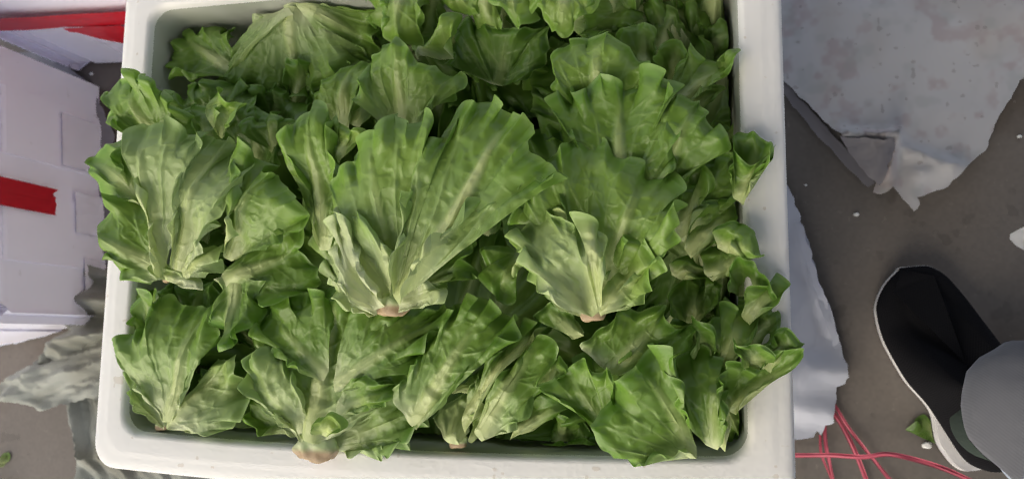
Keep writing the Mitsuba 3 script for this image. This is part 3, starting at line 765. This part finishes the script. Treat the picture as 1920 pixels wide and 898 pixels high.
# B: lower left corner
L('B', (366, 640), [(300, 580), (310, 545), (325, 526), (362, 540), (402, 520), (412, 570), (400, 620)], z=(.28, .292), tone=.25, pale=.1)
L('B', (300, 664), [(238, 662), (222, 652), (210, 638), (206, 612), (202, 592), (214, 572), (228, 553), (246, 540), (268, 549), (286, 544), (300, 536), (292, 568), (282, 600), (272, 630)], z=(.298, .318), tone=.58, pale=.1, bulge=.06, ruffle=.009)
L('B', (288, 640), [(236, 612), (232, 580), (248, 556), (270, 550), (288, 566), (288, 600)], z=(.306, .326), tone=.5, pale=.1, bulge=-.15)
L('B', (308, 796), [(300, 690), (226, 640), (219, 690), (230, 730), (252, 757), (276, 778), (298, 802)], z=(.302, .309), tone=.8, pale=.8, bulge=-.1, edge=.7, rib=.3)
L('B', (318, 792), [(356, 752), (366, 712), (376, 690), (392, 672), (416, 676), (432, 665), (442, 704), (449, 746), (456, 772), (428, 797), (394, 813), (348, 812)], z=(.305, .312), tone=.7, pale=.7, bulge=.16, edge=.5, puck=1.4, mp=(424, 668), white=.25)
L('B', (318, 790), [(286, 750), (246, 704), (223, 656), (226, 630), (262, 621), (284, 602), (290, 566), (315, 553), (344, 571), (376, 574), (398, 564), (405, 602), (419, 626), (396, 645), (376, 672), (362, 704), (346, 748)], z=(.308, .314), tone=.58, pale=.62, fan=.85, bulge=.10, mp=(390, 568))
fill('B', (320, 740), 80, 11, z=(.10, .215))
# C: brown cut stem on the near rim
L('C', (562, 812), [(472, 742), (456, 770), (474, 800), (494, 812), (516, 798), (540, 818)], z=(.285, .288), tone=.62, pale=.1, ruffle=.01)
L('C', (616, 836), [(640, 790), (680, 742), (720, 706), (746, 735), (772, 760), (797, 768), (792, 800), (768, 830), (722, 848), (672, 852), (628, 846)], z=(.306, .312), tone=.45, pale=.7, bulge=-.10, edge=.8, fan=.8, rib=.3)
L('C', (584, 826), [(544, 786), (520, 772), (496, 752), (480, 733), (462, 716), (455, 690), (470, 666), (490, 650), (477, 625), (471, 602), (489, 586), (503, 570), (540, 555), (600, 540), (660, 548), (720, 556), (780, 574), (830, 578), (810, 620), (784, 666), (756, 702), (738, 738), (700, 768), (660, 792), (624, 820)], z=(.318, .322), tone=.52, pale=.55, fan=.15, bulge=.10, puck=1.6, rib=1.5, mp=(648, 549))
L('C', (572, 822), [(542, 794), (516, 774), (494, 754), (480, 734), (460, 718), (455, 690), (472, 666, .004), (490, 650, .006), (520, 668, .004), (548, 690), (562, 722), (570, 762)], z=(.321, .331), tone=.68, pale=.7, fan=.1, bulge=.06, puck=1.3, rib=.4, edge=.3, white=.25)
L('C', (612, 706), [(562, 694), (520, 664), (490, 642), (477, 625), (471, 602), (489, 586), (503, 570), (545, 558), (604, 548), (618, 590)], z=(.326, .337), tone=.5, pale=.25, fan=.3, bulge=.06, rib=.5)
L('C', (628, 724), [(652, 580), (690, 560), (720, 590), (752, 574), (790, 580), (830, 578), (808, 621), (783, 666), (756, 701), (716, 720), (672, 730)], z=(.325, .334), tone=.45, pale=.35, fan=.45, bulge=.08, rib=.7)
L('C', (632, 770), [(650, 716), (690, 700), (716, 716), (742, 728), (724, 752), (690, 764), (654, 776)], z=(.326, .333), tone=.52, pale=.45, fan=.3, bulge=.1, rib=.6)
L('C', (612, 814), [(604, 792), (608, 775), (625, 769), (646, 774), (652, 790), (636, 806)], z=(.325, .336), tone=.85, pale=.01, bulge=.25, bw=8)
L('C', (776, 798), [(735, 738), (760, 702), (796, 654), (820, 612), (846, 580), (862, 563), (896, 555), (913, 569), (932, 580), (956, 600), (973, 622), (958, 632), (930, 641), (896, 670), (870, 701), (840, 742), (812, 772), (794, 788)], z=(.318, .335), tone=.42, pale=.35, fan=.35, bulge=.10, puck=1.3, mp=(915, 570))
fill('C', (600, 760), 90, 13, z=(.10, .215))
# D: small glossy lettuce
L('D', (876, 800), [(880, 730), (930, 665), (980, 612), (1010, 588), (1012, 612), (970, 668), (926, 724), (896, 778)], z=(.300, .308), tone=.3, pale=.35, fan=.2, rib=2.0, bulge=.12)
L('D', (1050, 848), [(1016, 836), (1038, 792), (1060, 768), (1100, 796), (1120, 838)], z=(.262, .27), tone=.4, pale=.2)
L('D', (1080, 856), [(1020, 842), (1050, 828), (1090, 826), (1126, 838), (1124, 852)], z=(.272, .276), tone=.42, pale=.2, bulge=.1)
L('D', (962, 814), [(984, 782), (1008, 736), (1040, 745), (1054, 765), (1030, 786), (1000, 801), (972, 813)], z=(.300, .306), tone=.45, pale=.4, bulge=.12)
L('D', (898, 818), [(902, 782), (924, 754), (921, 726), (940, 708), (965, 688), (986, 678), (981, 655), (1000, 632), (1020, 626), (1041, 640), (1044, 676), (1030, 706), (1011, 736), (992, 770), (966, 800), (930, 816)], z=(.308, .316), tone=.45, pale=.45, fan=.5, bulge=.12, mp=(1020, 627))
L('D', (850, 734), [(858, 722), (872, 716), (886, 706), (891, 720), (880, 732), (864, 737)], z=(.304, .310), tone=.7, pale=.8, bulge=.1, bw=6)
L('D', (852, 830), [(806, 806), (789, 794), (812, 770), (840, 752), (866, 744), (862, 782), (866, 818)], z=(.308, .314), tone=.65, pale=.85, bulge=.14, puck=1.5, white=.35)
L('D', (884, 826), [(868, 806), (872, 784), (888, 772), (908, 772), (917, 788), (912, 808), (898, 820)], z=(.304, .318), tone=.62, pale=.25, bulge=-.4, edge=.6, bw=8)
fill('D', (880, 740), 70, 11, z=(.10, .215))
# E: lower right corner
L('E', (1352, 756), [(1346, 800), (1362, 834), (1376, 812), (1390, 816), (1386, 798), (1402, 794), (1392, 778), (1380, 760)], z=(.262, .27), tone=.7, pale=.05, bulge=.1)
L('E', (1350, 700), [(1334, 642), (1340, 603), (1353, 598), (1364, 571), (1386, 578), (1416, 577), (1432, 602), (1412, 628), (1388, 656)], z=(.300, .316), tone=.45, pale=.1, bulge=.1)
L('E', (1352, 836), [(1334, 770), (1333, 690), (1344, 648), (1366, 660), (1364, 722), (1367, 806)], z=(.300, .312), tone=.48, pale=.4, bulge=.12, edge=.4)
L('E', (1370, 770), [(1350, 742), (1354, 704), (1366, 680), (1396, 678, -.006), (1420, 694), (1446, 664), (1476, 654), (1509, 654), (1496, 682), (1476, 702), (1440, 722), (1406, 738), (1388, 764)], z=(.30, .330), tone=.42, pale=.15, bulge=.08, mid=.65)
L('E', (1436, 690), [(1430, 660), (1452, 650), (1455, 617), (1474, 619), (1498, 640), (1510, 656), (1478, 662), (1452, 676)], z=(.305, .326), tone=.35, pale=.05, bulge=-.25)
L('E', (1420, 690), [(1396, 676), (1374, 646), (1372, 628), (1396, 630), (1424, 640), (1450, 652), (1448, 668)], z=(.310, .330), tone=.45, pale=.05, bulge=-.35, edge=.5)
L('E', (1322, 690), [(1300, 668), (1302, 632), (1308, 608), (1290, 598), (1318, 599), (1338, 618), (1346, 644), (1338, 666)], z=(.298, .330), tone=.36, pale=.05, bulge=-.3, edge=.3)
L('E', (1152, 700), [(1086, 656), (1110, 626), (1140, 609), (1165, 580), (1200, 588), (1224, 578), (1244, 577), (1248, 604), (1272, 614), (1306, 612), (1294, 644), (1256, 668), (1208, 684)], z=(.318, .332), tone=.45, pale=.15, bulge=.12, mid=.5, lip=.008)
L('E', (1206, 690), [(1166, 668), (1172, 648), (1196, 644), (1222, 648), (1244, 640), (1240, 660)], z=(.316, .322), tone=.8, pale=.1, ruffle=.012)
L('E', (1334, 838), [(1300, 800), (1274, 746), (1259, 692), (1258, 672), (1288, 668), (1302, 664), (1309, 655), (1326, 664), (1340, 672), (1354, 724), (1362, 790), (1356, 824)], z=(.308, .328), tone=.45, pale=.25, bulge=.12, mid=.6, rib=.5)
L('E', (1138, 806), [(1108, 798), (1078, 770), (1040, 738), (1005, 724), (1030, 712), (1062, 692), (1097, 671), (1116, 700), (1134, 690), (1154, 700), (1150, 740), (1156, 780)], z=(.318, .332), tone=.5, pale=.2, bulge=.12, fan=.6, rib=.5, mp=(1062, 692))
L('E', (1030, 724), [(1006, 726), (1010, 708), (1026, 690), (1050, 684), (1066, 694), (1050, 712)], z=(.322, .330), tone=.6, pale=.05, bulge=-.2, bw=8)
L('E', (1306, 848), [(1292, 846), (1272, 846), (1256, 858), (1226, 858), (1206, 866), (1190, 873), (1172, 870), (1148, 857), (1122, 834), (1112, 802), (1126, 774), (1140, 748), (1144, 728), (1166, 704), (1190, 680), (1214, 655), (1252, 651), (1258, 690), (1273, 750), (1291, 802)], z=(.314, .338), tone=.48, pale=.28, fan=.75, bulge=.12, puck=1.4, rib=.6, mp=(1200, 668))
fill('E', (1240, 760), 120, 16, z=(.10, .215))
# A: bright lettuce at the left rim
L('A', (400, 300), [(300, 230), (316, 198), (360, 196), (396, 206), (412, 240), (420, 280)], z=(.30, .308), tone=.3, pale=.1)
L('A', (480, 330), [(400, 260), (420, 220), (470, 200), (520, 220), (540, 260), (520, 310)], z=(.268, .278), tone=.25, pale=.1)
L('A', (520, 290), [(455, 240), (480, 210), (520, 216), (560, 230), (560, 270)], z=(.28, .29), tone=.3, pale=.1)
L('A', (450, 420), [(410, 350), (430, 320), (470, 310), (480, 380)], z=(.30, .305), tone=.3, pale=.2)
L('A', (268, 384), [(238, 372), (206, 372), (180, 336), (158, 298), (171, 280), (196, 267), (222, 258), (242, 257, -.02), (262, 292, -.03), (268, 344, -.02)], z=(.322, .338), tone=.62, pale=.2, bulge=.25, mid=.4)
L('A', (256, 380), [(226, 340), (214, 300), (222, 266), (246, 262), (264, 300), (266, 350)], z=(.318, .346), tone=.35, pale=.05, bulge=-.3)
L('A', (312, 300), [(246, 246), (212, 220), (222, 200), (202, 178), (215, 157), (248, 160), (258, 144), (285, 148), (310, 160), (332, 186), (346, 216), (350, 240)], z=(.325, .335), tone=.6, pale=.1, bulge=.08, ruffle=.012)
L('A', (420, 258), [(404, 222), (396, 196), (373, 179), (390, 171), (420, 185), (452, 195), (440, 216), (430, 242)], z=(.30, .345), tone=.7, pale=.7, bulge=.1, bw=8)
L('A', (312, 512), [(268, 348), (244, 358), (208, 374), (198, 398), (188, 412), (186, 442), (194, 464), (205, 487), (228, 502), (240, 516), (258, 532), (290, 530)], z=(.328, .332), tone=.68, pale=.3, bulge=.1, ruffle=.008, mp=(192, 430))
L('A', (420, 530), [(434, 478), (480, 440), (542, 424), (564, 440), (562, 482), (588, 515), (570, 540), (540, 560), (508, 566), (450, 555)], z=(.328, .334), tone=.48, pale=.2, bulge=.12, mid=.45)
L('A', (444, 516), [(402, 522), (412, 548), (405, 590), (412, 613), (434, 645), (448, 662), (462, 642), (482, 622), (492, 598), (486, 562), (504, 534)], z=(.328, .330), tone=.5, pale=.2, bulge=.16, ruffle=.009)
L('A', (326, 508), [(296, 400), (306, 320), (332, 256, -.01), (364, 246, -.01), (374, 300), (362, 380), (346, 450)], z=(.30, .288), tone=.28, pale=.25, bulge=-.12)
L('A', (430, 486), [(452, 444), (464, 384), (462, 330), (457, 290), (447, 263), (470, 275), (488, 292), (498, 332), (514, 316), (531, 342), (560, 368), (574, 396), (566, 416), (545, 428), (496, 466)], z=(.33, .345), tone=.6, pale=.45, bulge=.14, fan=.6, mp=(505, 322))
L('A', (334, 516), [(336, 430), (344, 340), (358, 270), (364, 246), (386, 249), (402, 256), (402, 280), (430, 292), (463, 300), (455, 338), (430, 382), (405, 424), (386, 470)], z=(.335, .355), tone=.68, pale=.75, bulge=.14, fan=.7, mp=(400, 256), white=.3)  # white: pale base plus wet gloss highlights painted into the colour
L('A', (312, 514), [(288, 490), (266, 410), (258, 348), (242, 290), (234, 246), (262, 229), (290, 222), (322, 228), (346, 240), (361, 254), (353, 282), (338, 312), (329, 356), (324, 430)], z=(.335, .362), tone=.66, pale=.8, bulge=.16, fan=.85, mp=(272, 228), bow=.04, white=.3)  # white also carries painted gloss highlights over the pale base
L('A', (348, 514), [(368, 470), (376, 459), (396, 464), (413, 464), (416, 482), (398, 500), (380, 516)], z=(.338, .346), tone=.78, pale=.8, bulge=.15, puck=1.3, white=.35)
L('A', (322, 528), [(300, 524), (270, 500), (262, 486), (290, 494), (320, 502), (350, 514), (384, 536), (372, 546), (345, 540)], z=(.338, .342), tone=.7, pale=.9, bulge=.15, white=.4)
fill('A', (360, 420), 80, 16, z=(.10, .215))
# G: right of centre
L('G', (990, 470), [(902, 466), (912, 520), (930, 550), (945, 579), (966, 556), (964, 520), (986, 505)], z=(.300, .308), tone=.35, pale=.1)
L('G', (1086, 632), [(1062, 632), (1030, 612), (994, 602), (1010, 584), (1030, 565), (1052, 570), (1076, 600), (1090, 622)], z=(.305, .318), tone=.42, pale=.2, bulge=.16, edge=.4)
L('G', (1120, 566), [(1010, 446), (984, 384), (990, 340), (1032, 302), (1064, 266), (1092, 246), (1115, 242), (1137, 257), (1152, 282), (1172, 294), (1197, 291), (1218, 312), (1244, 316), (1268, 328), (1277, 350), (1269, 372), (1279, 388), (1270, 405), (1280, 426), (1274, 456), (1246, 478), (1216, 502), (1180, 532)], z=(.328, .344), tone=.58, pale=.42, fan=.5, bulge=.12, lip=.008, mp=(1225, 314))
L('G', (1064, 430), [(950, 410), (960, 372), (1002, 345), (1042, 360), (1063, 391), (1030, 386), (990, 402)], z=(.338, .346), tone=.42, pale=.2, bulge=.1)
L('G', (1102, 592), [(1054, 582), (1008, 545), (983, 505), (958, 455), (972, 446), (1010, 496), (1052, 540), (1092, 574)], z=(.332, .340), tone=.8, pale=.9, bulge=.14, rib=.3)
L('G', (1124, 582), [(1132, 514), (1150, 470), (1180, 446), (1206, 440), (1221, 478), (1244, 482), (1253, 506), (1228, 505), (1216, 525), (1223, 543), (1205, 555), (1189, 569), (1156, 578)], z=(.338, .350), tone=.68, pale=.55, bulge=.12, fan=.3, puck=1.4, mp=(1222, 478))
L('G', (1120, 586), [(1064, 576), (1030, 555), (1000, 520), (970, 462), (956, 432), (990, 418), (1012, 400), (1040, 402), (1060, 412), (1084, 436), (1092, 405), (1107, 404), (1126, 426), (1130, 452), (1134, 510)], z=(.343, .358), tone=.72, pale=.85, bulge=.12, fan=.2, puck=1.9, rib=1.3, mp=(1107, 404), white=.28)
fill('G', (1090, 500), 90, 13, z=(.10, .215))
# F: centre
L('F', (612, 470), [(588, 404), (574, 334), (555, 290), (534, 285), (562, 226), (590, 197), (607, 192), (619, 215), (624, 246), (632, 262), (628, 292), (628, 334), (640, 410)], z=(.325, .34), tone=.62, pale=.3, bulge=.12)
L('F', (640, 306), [(622, 250), (614, 214), (628, 240), (645, 250), (655, 237), (669, 243), (661, 263), (648, 278)], z=(.335, .35), tone=.8, pale=.6, bulge=.1, bw=6)
L('F', (772, 556), [(800, 492), (830, 470), (860, 450), (866, 440), (881, 460), (872, 484), (882, 510), (850, 502), (830, 526), (800, 542)], z=(.325, .334), tone=.5, pale=.25, bulge=.1, ruffle=.009)
L('F', (910, 440), [(860, 420), (880, 400), (920, 396), (930, 420), (920, 440)], z=(.31, .315), tone=.4, pale=.2)
L('F', (690, 574), [(640, 552), (598, 513), (578, 466), (568, 420), (572, 370), (575, 322), (590, 296), (612, 300), (626, 342), (636, 384), (650, 420), (666, 462), (692, 524)], z=(.335, .338), tone=.75, pale=.75, bulge=.14, fan=.8, mp=(598, 298))
L('F', (738, 562), [(690, 540), (672, 490), (668, 440), (672, 425), (700, 440), (726, 456), (752, 490)], z=(.34, .348), tone=.72, pale=.95, bulge=.06, white=.45)
L('F', (740, 550), [(745, 478), (700, 434), (655, 389), (611, 351), (632, 312), (660, 292), (672, 262), (700, 238), (728, 211), (752, 222), (776, 228), (800, 209), (806, 226), (792, 272, -.012), (782, 332, -.014), (774, 402, -.012), (766, 464, -.008)], z=(.345, .362), tone=.58, pale=.62, bulge=.13, fan=.9, rib=.5, edge=.2, mp=(690, 246))
L('F', (748, 564), [(746, 480), (758, 400), (772, 320), (800, 262), (836, 240), (846, 202), (831, 190), (855, 177), (880, 178), (905, 165), (926, 180), (946, 205), (975, 206), (989, 226), (999, 246), (985, 263), (1006, 290), (1030, 310), (1057, 328), (1034, 329), (1000, 331), (960, 346), (916, 364), (880, 388), (850, 428), (815, 474), (780, 522)], z=(.348, .368), tone=.6, pale=.62, bulge=.13, fan=.9, rib=1.2, mp=(950, 206), bow=-.05)
L('F', (712, 578), [(660, 562), (630, 520), (622, 450), (617, 395), (635, 400), (652, 418), (655, 446), (676, 468), (672, 488), (692, 516), (708, 546)], z=(.348, .366), tone=.9, pale=1.3, bulge=.14, fan=.8, rib=.2, jag=.005, white=.75)
L('F', (706, 580), [(684, 548), (640, 530), (602, 524), (620, 546), (617, 570), (650, 580), (690, 589)], z=(.346, .350), tone=.85, pale=1.1, bulge=.1, edge=.2, rib=.2, white=.6)
L('F', (746, 576), [(760, 546), (784, 525), (800, 530), (820, 540), (840, 551), (831, 570), (792, 573), (762, 582)], z=(.346, .352), tone=.75, pale=1.1, bulge=.1, rib=.2, jag=.005, white=.7)
fill('F', (740, 460), 90, 13, z=(.10, .215))

# leaves of the outer heads pressed against the walls of the box
for code, px, py, ang, n in (('C', 450, 800, 90, 4), ('C', 700, 815, 90, 5), ('D', 820, 818, 90, 4), ('D', 940, 822, 90, 5), ('E', 1060, 826, 90, 6), ('E', 1180, 826, 90, 5), ('E', 1340, 820, 120, 5), ('E', 1375, 720, 180, 5),
                             ('M', 1372, 600, 180, 5), ('M', 1370, 500, 180, 5), ('K', 1368, 400, 180, 5), ('J', 1364, 290, 180, 5), ('J', 1362, 200, 180, 6), ('J', 1360, 110, 180, 6), ('J', 1330, 30, 220, 6), ('J', 1240, 20, 260, 5),
                             ('I', 1100, 10, 270, 5), ('I', 950, 0, 270, 5), ('I', 800, 0, 270, 5), ('A', 262, 380, 0, 5), ('A', 258, 460, 0, 4)):
    fill(code, (px, py), ang, n, z=(.19, .262), length=(.06, .11), spread=200)
